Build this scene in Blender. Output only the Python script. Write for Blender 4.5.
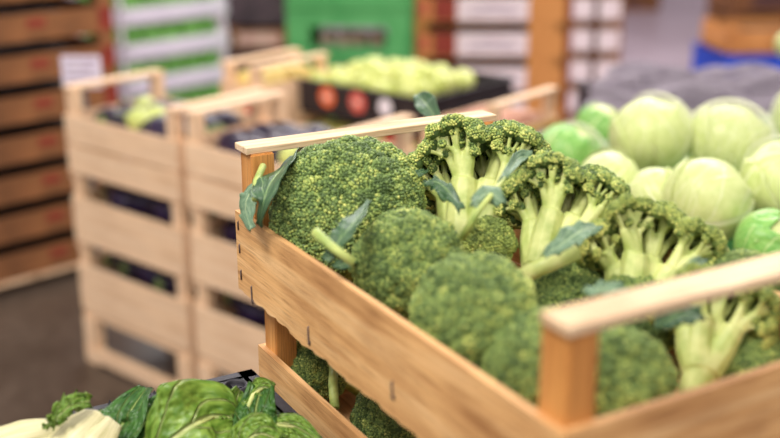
import bpy, bmesh, math, random
import numpy as np
from mathutils import Vector, Matrix, noise
R_ = random.Random(7)
rng = np.random.default_rng(11)
PI = math.pi
C = bpy.context.scene.collection
for o in list(bpy.data.objects): bpy.data.objects.remove(o)

# ------------------------------------------------------------------ camera, world, lights
F = 1094.0; PITCH = math.atan(359/1094); CAMZ = 1.30
cam = bpy.data.cameras.new('camera'); cam_o = bpy.data.objects.new('camera', cam); C.objects.link(cam_o)
cam.sensor_width = 36; cam.lens = F/780*36
cam_o.location = (0, 0, CAMZ); cam_o.rotation_euler = (PI/2-PITCH, 0, 0)
cam.dof.use_dof = True; cam.dof.focus_distance = 1.10; cam.dof.aperture_fstop = 2.5; cam.clip_start = .02
bpy.context.scene.camera = cam_o
w = bpy.data.worlds.new('market_hall_light'); bpy.context.scene.world = w; w.use_nodes = True
bg = w.node_tree.nodes['Background']; bg.inputs[0].default_value = (1.0, .95, .97, 1); bg.inputs[1].default_value = .62
def area(name, loc, size, power, col, target):
    l = bpy.data.lights.new(name, 'AREA'); l.shape = 'RECTANGLE'; l.size, l.size_y = size; l.energy = power; l.color = col
    o = bpy.data.objects.new(name, l); C.objects.link(o); o.location = loc
    o.rotation_euler = (Vector(target)-Vector(loc)).to_track_quat('-Z', 'Y').to_euler()
area('hall_lamp_key', (-1.3, .1, 3.3), (1.3, .8), 70, (1.0, .95, .86), (.1, 1.0, .9))
area('hall_lamp_back', (1.6, 3.6, 3.6), (2.4, 1.0), 90, (1.0, .95, .93), (.6, 2.4, .8))
area('hall_lamp_far', (-.3, 7.0, 3.8), (5, 1.2), 170, (1.0, .95, .93), (-.2, 4.6, .5))
area('fill_lamp_front', (.6, -1.6, 3.2), (2.0, .8), 45, (1.0, .93, .84), (.1, .8, .8))  # added fill behind the camera, lifts the near end board and post
sc = bpy.context.scene
sc.view_settings.view_transform = 'Standard'; sc.view_settings.look = 'None'; sc.view_settings.gamma = 1
sc.view_settings.use_curve_mapping = False; sc.view_settings.exposure = .22

def at(x, y, z):                      # point of the place seen at (x, y) that lies at world height z
    a = (x-390)/F; b = -(y-219)/F; c, s = math.cos(PITCH), math.sin(PITCH)
    r = Vector((a, c+b*s, -s+b*c)); k = (z-CAMZ)/r.z
    return Vector((r.x*k, r.y*k, z))

# ------------------------------------------------------------------ materials
def s2l(c): return tuple(((v/255)/12.92 if v/255 <= .04045 else ((v/255+.055)/1.055)**2.4) for v in c[:3])+(1,)
class NT:
    def __init__(s, name):
        m = bpy.data.materials.new(name); m.use_nodes = True; s.m = m; s.t = m.node_tree; s.b = s.t.nodes['Principled BSDF']
    def n(s, typ, ins=None, **kw):
        x = s.t.nodes.new(typ)
        for k, v in kw.items(): setattr(x, k, v)
        for k, v in (ins or {}).items():
            if isinstance(v, bpy.types.NodeSocket): s.t.links.new(v, x.inputs[k])
            else: x.inputs[k].default_value = v
        return x
    def link(s, a, b): s.t.links.new(a, b)
    def ramp(s, fac, stops):
        r = s.n('ShaderNodeValToRGB', {'Fac': fac}); e = r.color_ramp.elements
        while len(e) < len(stops): e.new(.5)
        for q, (p, c) in zip(e, stops): q.position = p; q.color = s2l(c)
        return r.outputs[0]
def mat_noise(name, c1, c2, scale=20, rough=.6, bump=.0, stretch=(1,1,1), sss=0, detail=5, trans=0, lo=.35, hi=.65, dist=.002):
    t = NT(name); tc = t.n('ShaderNodeTexCoord'); mp = t.n('ShaderNodeMapping', {'Vector': tc.outputs['Object'], 'Scale': stretch})
    ns = t.n('ShaderNodeTexNoise', {'Vector': mp.outputs[0], 'Scale': scale, 'Detail': detail})
    col = t.ramp(ns.outputs[0], [(lo, c1), (hi, c2)]); t.link(col, t.b.inputs['Base Color']); t.b.inputs['Roughness'].default_value = rough
    if bump:
        b = t.n('ShaderNodeBump', {'Height': ns.outputs[0], 'Strength': bump, 'Distance': dist}); t.link(b.outputs[0], t.b.inputs['Normal'])
    if sss: t.b.inputs['Subsurface Weight'].default_value = sss; t.b.inputs['Subsurface Radius'].default_value = (.01, .008, .004); t.b.inputs['Subsurface Scale'].default_value = 1
    if trans: t.b.inputs['Transmission Weight'].default_value = trans
    return t.m
def mat_wood(name, axis, c1, c2, c3, rough=.7, dirt=.8, fleck=.6):
    t = NT(name); tc = t.n('ShaderNodeTexCoord')
    st = [60, 60, 60]; st[axis] = 2.2
    mp = t.n('ShaderNodeMapping', {'Vector': tc.outputs['Object'], 'Scale': st})
    n1 = t.n('ShaderNodeTexNoise', {'Vector': mp.outputs[0], 'Scale': 1.6, 'Detail': 8, 'Roughness': .62, 'Distortion': .6})
    col = t.ramp(n1.outputs[0], [(.3, c1), (.5, c2), (.72, c3)])
    st2 = [7, 7, 7]; st2[axis] = 2.5
    mp2 = t.n('ShaderNodeMapping', {'Vector': tc.outputs['Object'], 'Scale': st2})
    n2 = t.n('ShaderNodeTexNoise', {'Vector': mp2.outputs[0], 'Scale': 3, 'Detail': 4})
    dk = t.ramp(n2.outputs[0], [(.3, (196, 180, 168)), (.6, (255, 255, 255))])
    mx = t.n('ShaderNodeMix', {0: dirt, 6: col, 7: dk}, data_type='RGBA', blend_type='MULTIPLY')
    # fine fibre flecks
    st3 = [900, 900, 900]; st3[axis] = 25
    mp3 = t.n('ShaderNodeMapping', {'Vector': tc.outputs['Object'], 'Scale': st3})
    n3 = t.n('ShaderNodeTexNoise', {'Vector': mp3.outputs[0], 'Scale': 1, 'Detail': 2})
    fk = t.ramp(n3.outputs[0], [(.28, (170, 150, 130)), (.5, (255, 255, 255))])
    mx2 = t.n('ShaderNodeMix', {0: fleck, 6: mx.outputs[2], 7: fk}, data_type='RGBA', blend_type='MULTIPLY')
    t.link(mx2.outputs[2], t.b.inputs['Base Color']); t.b.inputs['Roughness'].default_value = rough
    ad = t.n('ShaderNodeMath', {0: n1.outputs[0], 1: n3.outputs[0]}, operation='ADD')
    b = t.n('ShaderNodeBump', {'Height': ad.outputs[0], 'Strength': .35, 'Distance': .0012}); t.link(b.outputs[0], t.b.inputs['Normal'])
    return t.m
WARM = ((188, 136, 82), (226, 176, 116), (240, 200, 146))
POST = ((176, 114, 50), (214, 148, 76), (230, 172, 102))
RAIL = ((196, 160, 120), (226, 196, 158), (238, 214, 182))
BACKW = ((232, 192, 152), (242, 206, 168), (248, 218, 186))
M = {}
for nm, cs in (('board', WARM), ('post', POST), ('rail', RAIL), ('pale', BACKW)):
    for ax in range(3): M[nm+'xyz'[ax]] = mat_wood('wood_%s_%s' % (nm, 'xyz'[ax]), ax, *cs, dirt=.3 if nm == 'pale' else .8, fleck=.2 if nm == 'pale' else .6)
M['steel'] = mat_noise('dull_staple_steel', (70, 52, 44), (110, 92, 84), 200, .45)
M['black'] = mat_noise('black_plastic', (26, 25, 30), (48, 46, 56), 60, .6, .2)
M['blackback'] = mat_noise('matt_black_plastic', (30, 24, 28), (52, 42, 46), 30, .6)
M['greenplastic'] = mat_noise('green_plastic', (78, 166, 92), (98, 184, 108), 12, .5)
M['blue'] = mat_noise('blue_plastic', (22, 66, 186), (34, 84, 210), 12, .5)
M['carton'] = mat_noise('brown_cardboard', (196, 128, 66), (218, 150, 84), 9, .8)
M['cartondark'] = mat_noise('dull_brown_cardboard', (118, 76, 44), (150, 98, 58), 9, .85)
M['shadow_inside'] = mat_noise('dark_carton_shade', (44, 34, 30), (66, 50, 42), 9, .9)
M['redprint'] = mat_noise('red_print', (128, 40, 28), (160, 60, 42), 30, .7)
M['label'] = mat_noise('pale_label_paper', (232, 212, 216), (246, 232, 234), 20, .7)
M['labelpink'] = mat_noise('pinkish_label_paper', (226, 176, 164), (240, 204, 190), 20, .7)
M['mark'] = mat_noise('grey_print', (150, 130, 150), (176, 158, 172), 40, .7)
M['darkmark'] = mat_noise('dark_print', (70, 44, 48), (96, 62, 62), 40, .7)
M['orange'] = mat_noise('orange_sticker', (222, 96, 52), (236, 122, 74), 50, .5)
M['redsticker'] = mat_noise('coral_sticker', (206, 76, 70), (224, 110, 96), 50, .5)
M['white'] = mat_noise('white_foam', (238, 228, 240), (250, 244, 250), 20, .7)
M['whitecard'] = mat_noise('white_card', (214, 204, 226), (232, 224, 240), 20, .7)
M['yellowprint'] = mat_noise('yellow_print', (214, 160, 66), (232, 186, 92), 12, .7)
M['grey'] = mat_noise('purple_grey_plastic', (62, 48, 56), (88, 70, 78), 10, .6)
M['apple'] = mat_noise('pale_green_apple_skin', (186, 198, 96), (220, 222, 136), 14, .38)
M['stemwood'] = mat_noise('fruit_stem', (90, 70, 40), (120, 96, 60), 80, .8)
M['eggplant'] = mat_noise('dark_purple_skin', (26, 18, 38), (46, 30, 66), 10, .3)
M['calyx'] = mat_noise('green_calyx', (112, 134, 74), (150, 168, 96), 60, .6)
M['squash'] = mat_noise('pale_green_skin', (176, 190, 96), (206, 212, 124), 20, .45)
M['lemon'] = mat_noise('yellow_skin', (226, 196, 104), (240, 220, 140), 30, .45)
M['potato'] = mat_noise('pinkish_brown_skin', (176, 122, 100), (206, 156, 130), 18, .7)
M['onion'] = mat_noise('brown_white_skin', (196, 160, 132), (228, 206, 188), 8, .5)
M['tomato'] = mat_noise('red_skin', (190, 58, 40), (214, 84, 52), 8, .35)
M['leafgreen'] = mat_noise('packed_green_leaf', (84, 146, 58), (134, 196, 98), 30, .5, .4, detail=6)
M['table'] = mat_noise('grey_table_board', (84, 74, 68), (110, 98, 90), 8, .7)
M['metal'] = mat_noise('grey_table_leg', (96, 92, 94), (124, 120, 122), 20, .4)
M['net'] = mat_noise('lilac_grey_netting', (136, 126, 138), (176, 166, 176), 40, .6)
M['netfine'] = mat_noise('fine_pale_net', (222, 222, 196), (240, 240, 220), 40, .6)
M['netgreen'] = mat_noise('green_netting', (70, 170, 84), (104, 200, 110), 40, .6)
M['stem'] = mat_noise('broccoli_stalk', (136, 158, 78), (184, 196, 112), 55, .5, .25, sss=.12, detail=4)
M['stempale'] = mat_noise('pale_broccoli_stalk', (166, 182, 98), (212, 216, 144), 45, .5, .2, sss=.15)
M['cut'] = mat_noise('pale_cut_end', (206, 206, 140), (228, 224, 172), 90, .6)
t = NT('white_ribbed_stem'); uv = t.n('ShaderNodeUVMap', uv_map='UVMap'); mp = t.n('ShaderNodeMapping', {'Vector': uv.outputs[0], 'Scale': (1.2, 26, 1)})
ns = t.n('ShaderNodeTexNoise', {'Vector': mp.outputs[0], 'Scale': 1.0, 'Detail': 3}); t.link(t.ramp(ns.outputs[0], [(.3, (168, 164, 110)), (.6, (212, 204, 162)), (.8, (226, 220, 188))]), t.b.inputs['Base Color'])
b = t.n('ShaderNodeBump', {'Height': ns.outputs[0], 'Strength': .7, 'Distance': .002}); t.link(b.outputs[0], t.b.inputs['Normal']); t.b.inputs['Roughness'].default_value = .4; M['whitestem'] = t.m
# floor: worn concrete
t = NT('dark_worn_floor'); tc = t.n('ShaderNodeTexCoord')
n1 = t.n('ShaderNodeTexNoise', {'Vector': tc.outputs['Object'], 'Scale': 1.7, 'Detail': 8, 'Roughness': .65})
n2 = t.n('ShaderNodeTexNoise', {'Vector': tc.outputs['Object'], 'Scale': 26, 'Detail': 6})
c1 = t.ramp(n1.outputs[0], [(.3, (78, 66, 56)), (.7, (112, 98, 86))])
c2 = t.ramp(n2.outputs[0], [(.3, (190, 184, 180)), (.7, (255, 255, 255))])
mx = t.n('ShaderNodeMix', {0: .8, 6: c1, 7: c2}, data_type='RGBA', blend_type='MULTIPLY')
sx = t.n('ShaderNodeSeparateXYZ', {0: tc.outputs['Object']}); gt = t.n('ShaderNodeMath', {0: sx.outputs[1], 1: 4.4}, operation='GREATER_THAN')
far_sheen = t.ramp(n1.outputs[0], [(.3, (150, 132, 142)), (.7, (178, 160, 170))])      # far floor painted lighter, its grazing reflection put into the colour
mx3 = t.n('ShaderNodeMix', {0: gt.outputs[0], 6: mx.outputs[2], 7: far_sheen}, data_type='RGBA')
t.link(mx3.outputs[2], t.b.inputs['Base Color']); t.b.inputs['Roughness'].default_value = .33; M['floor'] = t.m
# broccoli buds: colour from a growth attribute (young yellow-green to mature blue-green)
def mat_bud(name, stops):
    t = NT(name); at_ = t.n('ShaderNodeAttribute', attribute_name='ripeness')
    tc = t.n('ShaderNodeTexCoord'); ns = t.n('ShaderNodeTexNoise', {'Vector': tc.outputs['Object'], 'Scale': 34, 'Detail': 3})
    a = t.n('ShaderNodeMath', {0: ns.outputs[0], 1: .34}, operation='MULTIPLY')
    a2 = t.n('ShaderNodeMath', {0: at_.outputs['Fac'], 1: a.outputs[0]}, operation='ADD')
    a3 = t.n('ShaderNodeMath', {0: a2.outputs[0], 1: .17}, operation='SUBTRACT')
    t.link(t.ramp(a3.outputs[0], stops), t.b.inputs['Base Color']); t.b.inputs['Roughness'].default_value = .55
    t.b.inputs['Specular IOR Level'].default_value = .35
    return t.m
M['bud'] = mat_bud('broccoli_buds', [(0, (74, 96, 50)), (.3, (122, 146, 80)), (.6, (166, 180, 94)), (1, (222, 222, 130))])
M['budyoung'] = mat_bud('yellowish_broccoli_buds', [(0, (98, 116, 58)), (.35, (138, 154, 78)), (.6, (168, 180, 92)), (1, (214, 212, 122))])
# leaves with veins from the leaf's own coordinates
def mat_leaf(name, c1, c2, vein, nv=7, slope=.55, rough=.45, vw=.5, transl=.15, bump=.5):
    t = NT(name); uv = t.n('ShaderNodeUVMap', uv_map='UVMap'); sp = t.n('ShaderNodeSeparateXYZ', {0: uv.outputs[0]})
    nz = t.n('ShaderNodeTexNoise', {'Vector': uv.outputs[0], 'Scale': 5, 'Detail': 3})
    w1 = t.n('ShaderNodeMath', {0: sp.outputs[1], 1: .5}, operation='SUBTRACT')
    av = t.n('ShaderNodeMath', {0: w1.outputs[0]}, operation='ABSOLUTE')
    k = t.n('ShaderNodeMath', {0: av.outputs[0], 1: slope*2}, operation='MULTIPLY')
    su = t.n('ShaderNodeMath', {0: sp.outputs[0], 1: k.outputs[0]}, operation='SUBTRACT')
    su2 = t.n('ShaderNodeMath', {0: nz.outputs[0], 1: .14, 2: su.outputs[0]}, operation='MULTIPLY_ADD')
    f = t.n('ShaderNodeMath', {0: su2.outputs[0], 1: float(nv)}, operation='MULTIPLY')
    pp = t.n('ShaderNodeMath', {0: f.outputs[0], 1: 1.0}, operation='PINGPONG')
    side = t.n('ShaderNodeMapRange', {0: pp.outputs[0], 1: .0, 2: .11*vw*2, 3: .75, 4: 0})
    mid = t.n('ShaderNodeMapRange', {0: av.outputs[0], 1: .012, 2: .04*vw*2, 3: 1, 4: 0})
    mxv = t.n('ShaderNodeMath', {0: side.outputs[0], 1: mid.outputs[0]}, operation='MAXIMUM')
    n2 = t.n('ShaderNodeTexNoise', {'Vector': uv.outputs[0], 'Scale': 9, 'Detail': 5})
    base = t.ramp(n2.outputs[0], [(.3, c1), (.7, c2)])
    mx = t.n('ShaderNodeMix', {0: mxv.outputs[0], 6: base, 7: s2l(vein)}, data_type='RGBA')
    t.link(mx.outputs[2], t.b.inputs['Base Color']); t.b.inputs['Roughness'].default_value = rough
    vz = t.n('ShaderNodeTexVoronoi', {'Vector': uv.outputs[0], 'Scale': 14}, feature='SMOOTH_F1')
    h = t.n('ShaderNodeMath', {0: vz.outputs[0], 1: mxv.outputs[0]}, operation='SUBTRACT')
    b = t.n('ShaderNodeBump', {'Height': h.outputs[0], 'Strength': bump, 'Distance': .004}); t.link(b.outputs[0], t.b.inputs['Normal'])
    if transl:
        tr = t.n('ShaderNodeBsdfTranslucent', {'Color': mx.outputs[2]}); ms = t.n('ShaderNodeMixShader', {0: transl, 1: t.b.outputs[0], 2: tr.outputs[0]})
        t.link(ms.outputs[0], t.t.nodes['Material Output'].inputs[0])
    return t.m
M['broleaf'] = mat_leaf('broccoli_leaf', (46, 78, 50), (70, 104, 66), (128, 156, 98), 6, rough=.42, transl=.1, bump=.25)
M['broleafblue'] = mat_leaf('blue_green_broccoli_leaf', (84, 116, 88), (120, 148, 116), (168, 188, 144), 6, rough=.5, transl=.1, bump=.25)
M['chard'] = mat_leaf('chard_leaf', (90, 134, 42), (152, 184, 78), (204, 216, 140), 4, slope=.7, rough=.36, transl=.25, bump=1.0, vw=.6)
M['charddark'] = mat_leaf('dark_chard_leaf', (42, 86, 34), (78, 124, 50), (160, 186, 104), 4, slope=.7, rough=.38, transl=.2, bump=1.0, vw=.6)
M['cabbage'] = mat_leaf('white_cabbage_leaf', (192, 206, 128), (212, 220, 152), (226, 230, 184), 6, slope=.4, rough=.4, transl=0, bump=.15)
M['cabbageouter'] = mat_leaf('green_cabbage_leaf', (112, 178, 78), (156, 204, 106), (206, 226, 152), 6, slope=.4, rough=.4, transl=.1, bump=.3)

# ------------------------------------------------------------------ object helpers
def thing(name, label, cat, loc=(0, 0, 0), rotz=0, group=None, rot=None):
    o = bpy.data.objects.new(name, None); C.objects.link(o); o.location = loc; o.empty_display_size = .02
    o.rotation_euler = rot if rot else (0, 0, rotz); o['label'] = label; o['category'] = cat
    if group: o['group'] = group
    return o
def tag(o, label, cat, group=None):
    o['label'] = label; o['category'] = cat
    if group: o['group'] = group
    return o
def mesh_np(name, V, Fc, mats, smooth=False, mi=None, attr=None, uv=None):
    me = bpy.data.meshes.new(name)
    V = np.asarray(V, dtype=np.float64); 
    if isinstance(Fc, np.ndarray):
        n, k = Fc.shape; me.vertices.add(len(V)); me.vertices.foreach_set('co', V.ravel()); me.loops.add(n*k); me.loops.foreach_set('vertex_index', Fc.ravel().astype(np.int32))
        me.polygons.add(n); me.polygons.foreach_set('loop_start', np.arange(0, n*k, k, dtype=np.int32)); me.update(calc_edges=True)
    else: me.from_pydata([tuple(v) for v in V], [], Fc); me.update()
    for m in (mats if isinstance(mats, (list, tuple)) else [mats]): me.materials.append(m)
    if smooth: me.polygons.foreach_set('use_smooth', np.ones(len(me.polygons), dtype=bool))
    if mi is not None: me.polygons.foreach_set('material_index', np.asarray(mi, dtype=np.int32))
    if attr is not None:
        a = me.attributes.new('ripeness', 'FLOAT', 'POINT'); a.data.foreach_set('value', np.asarray(attr, dtype=np.float32))
    if uv is not None:
        l = me.uv_layers.new(name='UVMap'); li = np.zeros(len(me.loops), dtype=np.int32); me.loops.foreach_get('vertex_index', li)
        l.data.foreach_set('uv', np.asarray(uv, dtype=np.float32)[li].ravel())
    me.validate(); me.update()
    return me
def link(name, me, parent=None, loc=None, rot=None, mods=None):
    o = bpy.data.objects.new(name, me); C.objects.link(o)
    if parent: o.parent = parent
    if loc is not None: o.location = loc
    if rot is not None: o.rotation_euler = rot
    return o
def bm_mesh(name, bm, mats, smooth=False):
    me = bpy.data.meshes.new(name); bm.normal_update(); bm.to_mesh(me); bm.free()
    for m in (mats if isinstance(mats, (list, tuple)) else [mats]): me.materials.append(m)
    if smooth: me.polygons.foreach_set('use_smooth', np.ones(len(me.polygons), dtype=bool)); me.update()
    return me
def add_box(bm, x0, x1, y0, y1, z0, z1, bev=0, mi=0):
    r = bmesh.ops.create_cube(bm, size=1); vs = r['verts']
    for v in vs: v.co = Vector(((x0+x1)/2+v.co.x*(x1-x0), (y0+y1)/2+v.co.y*(y1-y0), (z0+z1)/2+v.co.z*(z1-z0)))
    fs = set(f for v in vs for f in v.link_faces)
    for f in fs: f.material_index = mi
    if bev: bmesh.ops.bevel(bm, geom=list(set(e for v in vs for e in v.link_edges)), offset=bev, segments=2, affect='EDGES')
def box(name, parent, m, x0, x1, y0, y1, z0, z1, bev=.0008):
    bm = bmesh.new(); add_box(bm, x0, x1, y0, y1, z0, z1, bev)
    return link(name, bm_mesh(name, bm, m), parent)
def tube_np(pts, rad, n=10, cap=True):
    pts = [Vector(p) for p in pts]; V = []; Fc = []; up = Vector((0, 0, 1))
    prev = None
    for i, p in enumerate(pts):
        d = (pts[min(i+1, len(pts)-1)]-pts[max(i-1, 0)]).normalized()
        if prev is None: a = d.orthogonal().normalized()
        else: a = (prev - d*prev.dot(d)).normalized()
        prev = a; b = d.cross(a)
        for k in range(n):
            th = 2*PI*k/n; V.append(p+(a*math.cos(th)+b*math.sin(th))*rad[i])
    for i in range(len(pts)-1):
        for k in range(n):
            Fc.append((i*n+k, i*n+(k+1) % n, (i+1)*n+(k+1) % n, (i+1)*n+k))
    if cap: Fc.append(tuple(range(n-1, -1, -1))); Fc.append(tuple((len(pts)-1)*n+k for k in range(n)))
    return V, Fc
class Acc:
    def __init__(s): s.V = []; s.F = []
    def add(s, V, Fc): b = len(s.V); s.V += [tuple(v) for v in V]; s.F += [tuple(i+b for i in f) for f in Fc]
    def mesh(s, name, m, smooth=True): return mesh_np(name, s.V, s.F, m, smooth)
def lathe(prof, n=20):
    V = []; Fc = []
    for r, z in prof:
        for k in range(n): V.append((r*math.cos(2*PI*k/n), r*math.sin(2*PI*k/n), z))
    for i in range(len(prof)-1):
        for k in range(n): Fc.append((i*n+k, i*n+(k+1) % n, (i+1)*n+(k+1) % n, (i+1)*n+k))
    return V, Fc
def fib(n, zmin=-1.0, zmax=1.0):
    i = np.arange(n)+.5; z = zmax-(zmax-zmin)*i/n; ph = i*2.399963; r = np.sqrt(np.maximum(0, 1-z*z))
    return np.stack([r*np.cos(ph), r*np.sin(ph), z], 1)

# ------------------------------------------------------------------ broccoli
def ico(sub):
    bm = bmesh.new(); bmesh.ops.create_icosphere(bm, subdivisions=sub, radius=1)
    V = np.array([v.co[:] for v in bm.verts]); Fc = np.array([[v.index for v in f.verts] for f in bm.faces]); bm.free(); return V, Fc
ICO1, ICO3 = ico(1), ico(3)
def ball_cloud(cen, rad, unit, squash=None):
    V, Fc = unit; n = len(cen)
    P = cen[:, None, :] + V[None]*rad[:, None, None]
    return P.reshape(-1, 3), (Fc[None]+(np.arange(n)*len(V))[:, None, None]).reshape(-1, 3)
def make_broccoli(seed, R=.074, prim=10, sub=150, lo=-.25, squash=.86, cut=None, spread=.16, budr=.00150, rs0=.0122, stem_len=.06, stemr=.017, open_=0.0, bw=1.0):
    rg = np.random.default_rng(seed); rr = random.Random(seed)
    pd = fib(prim, max(lo, -.1), .97) + rg.normal(0, .09, (prim, 3)); pd /= np.linalg.norm(pd, axis=1)[:, None]
    d = fib(sub, lo, 1) + rg.normal(0, .035, (sub, 3)); d /= np.linalg.norm(d, axis=1)[:, None]
    if cut is not None:                                  # heads split open show their stalks on this side
        cn = np.array(cut[:3])/np.linalg.norm(cut[:3]); dn = d@cn; d = d[dn < cut[3]+rg.uniform(-.22, .12, len(d))]
        dn = d@cn; inner = d[(dn > cut[3]-.6) & (rg.random(len(d)) < .30)]; inner = inner+rg.normal(0, .05, inner.shape)+cn*.10; inner /= np.linalg.norm(inner, axis=1)[:, None]
        ninner = len(inner); d = np.concatenate([d, inner])
    else: ninner = 0
    if open_: pd = pd[(pd@(cn if cut is not None else np.array([0, 0, -1.]))) < (cut[3]+.15 if cut is not None else 1)]
    own = np.argmax(d@pd.T, 1); cosd = np.max(d@pd.T, 1)
    ang = np.arccos(np.clip(cosd, -1, 1)); am = np.array([ang[own == k].max() if (own == k).any() else 1 for k in range(len(pd))])
    rs = rs0*rg.uniform(.85, 1.12, len(d))
    rho = (R-rs)*(1-spread*(ang/am[own])**2.2)*rg.uniform(.965, 1.02, len(d))
    if ninner: rho[-ninner:] *= rg.uniform(.66, .90, ninner); rs[-ninner:] *= rg.uniform(.45, .75, ninner)
    if open_: d2 = d*(1-open_)+pd[own]*open_; d2 /= np.linalg.norm(d2, axis=1)[:, None]
    else: d2 = d
    cen = d2*rho[:, None]*np.array([1, 1, squash])
    # base lumps
    V3, F3 = ICO3; bump = np.array([noise.noise(Vector(v)*4) for v in V3])
    P = cen[:, None]+V3[None]*(rs*.94)[:, None, None]*(1+.12*bump)[None, :, None]
    Vb = P.reshape(-1, 3); Fb = (F3[None]+(np.arange(len(cen))*len(V3))[:, None, None]).reshape(-1, 3)
    ripb = np.full(len(Vb), -.15)
    # buds
    G = []; RR = []; TT = []
    tone = rg.normal(.30, .10, len(cen)); ptone = rg.normal(0, .07, len(pd))
    for j in range(len(cen)):
        nb = int(4*PI*rs[j]**2/(budr*1.95)**2/.9)
        q = fib(nb)+rg.normal(0, .035, (nb, 3)); q /= np.linalg.norm(q, axis=1)[:, None]
        rot = Matrix.Rotation(rr.uniform(0, 6), 3, Vector((rr.random(), rr.random(), rr.random()+.1)).normalized()); q = q@np.array(rot)
        out = q@d2[j]; q = q[out > -.35]; out = out[out > -.35]
        ph = rr.uniform(0, 10)
        mound = .06*np.sin(q[:, 0]*9+ph)*np.sin(q[:, 1]*9+ph*2)*np.sin(q[:, 2]*9+1)
        p = cen[j]+q*(rs[j]*(1+mound))[:, None]
        dist = np.linalg.norm(p[:, None]-cen[None], axis=2)/rs[None]; dist[:, j] = 9
        keep = dist.min(1) > .93
        p = p[keep]; out = out[keep]
        G.append(p); RR.append(budr*rg.uniform(.75, 1.25, len(p)))
        TT.append(.0+tone[j]+ptone[own[j]]+.30*np.clip(.55-out, 0, 1)+.22*np.clip(.25-d2[j][2], 0, 1)+rg.normal(0, .19, len(p)) + (.34*np.clip((p@cn)/R+.1, 0, .6)/.5 if cut is not None else 0))
    G = np.concatenate(G); RR = np.concatenate(RR); TT = np.clip(np.concatenate(TT), 0, 1)
    Vg, Fg = ball_cloud(G, RR, ICO1)
    V = np.concatenate([Vb, Vg]); Fc = np.concatenate([Fb, Fg+len(Vb)]); at_ = np.concatenate([ripb, np.repeat(TT, 12)])
    crown = (V, Fc, at_)
    # stalk and branches
    A = Acc(); z0 = -.52*R*squash-.008
    st = [(0, 0, z0-stem_len), (rr.uniform(-.002, .002), 0, z0-stem_len*.5), (0, 0, z0), (0, 0, z0+.012)]
    A.add(*tube_np(st, [stemr*.98, stemr, stemr*1.12, stemr*.8], 16))
    for k in range(len(pd)):
        ids = np.where(own == k)[0]
        if len(ids) == 0: continue
        cc = cen[ids].mean(0); node = Vector(cc*(.50 if cut is not None else .62))+Vector((0, 0, z0*.34)); w_ = min(1.25, .55+.05*len(ids))*bw
        root = Vector((node.x*.18, node.y*.18, z0-.004)); midp = root.lerp(node, .5)+Vector((0, 0, -.003))+Vector((node.x, node.y, 0))*.06
        A.add(*tube_np([root, midp, node], [.0092*w_, .0074*w_, .0060*w_], 10))
        # secondary groups
        ng = max(2, len(ids)//(4 if cut is None else 7)); gd = ids[rg.permutation(len(ids))[:ng]]
        gi = np.argmin(np.linalg.norm(cen[ids][:, None]-cen[gd][None], axis=2), 1)
        for g in range(ng):
            mem = ids[gi == g]
            if len(mem) == 0: continue
            gc = Vector(cen[mem].mean(0)); n2 = node.lerp(gc, .58)
            A.add(*tube_np([node-(node-root)*.12, node.lerp(n2, .5)+Vector((0, 0, -.001)), n2], [.0050*bw, .0038*bw, .0026*bw], 8))
            for j in mem:
                c_ = Vector(cen[j]); A.add(*tube_np([n2-(n2-node)*.1, n2.lerp(c_, .5), c_], [.0026, .0021, .0022], 6))
    stalk = A
    return crown, stalk, z0-stem_len
BRO = {}
def fuse(me, vox):
    o = bpy.data.objects.new('fuse', me); C.objects.link(o); md = o.modifiers.new('r', 'REMESH'); md.mode = 'VOXEL'; md.voxel_size = vox; md.use_smooth_shade = True
    sm = o.modifiers.new('s', 'SMOOTH'); sm.iterations = 5; sm.factor = .6
    dg = bpy.context.evaluated_depsgraph_get(); n = bpy.data.meshes.new_from_object(o.evaluated_get(dg)); n.name = 'stalk'; bpy.data.objects.remove(o); return n
def bro_kind(key, young=False, pale=False, **kw):
    crown, stalk, zb = make_broccoli(**kw)
    BRO[key] = (mesh_np('crown', crown[0], crown[1], M['budyoung' if young else 'bud'], True, attr=crown[2]), fuse(stalk.mesh('stalk', M['stempale' if pale else 'stem']), .0011), zb)
bro_kind('round', seed=1, prim=13, sub=170, spread=.07, lo=-.3)
bro_kind('lumpy', seed=2, prim=10, sub=150, spread=.13)
bro_kind('wide', seed=5, prim=12, sub=160, squash=.72, spread=.10)
bro_kind('split', seed=3, prim=8, sub=470, cut=(0, -1, -.30, .22), open_=.12, spread=.26, squash=.95, rs0=.0070, bw=1.6, budr=.00125, pale=True, stem_len=.05, stemr=.016)
bro_kind('split_young', seed=8, young=True, prim=7, sub=420, cut=(0, -1, -.30, .15), open_=.16, spread=.30, squash=.9, rs0=.0070, bw=1.6, budr=.00125, stem_len=.05, stemr=.016, pale=True)
bro_kind('sprig', seed=9, young=True, R=.03, prim=4, sub=30, rs0=.0095, stem_len=.03, stemr=.007, spread=.12)

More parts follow.
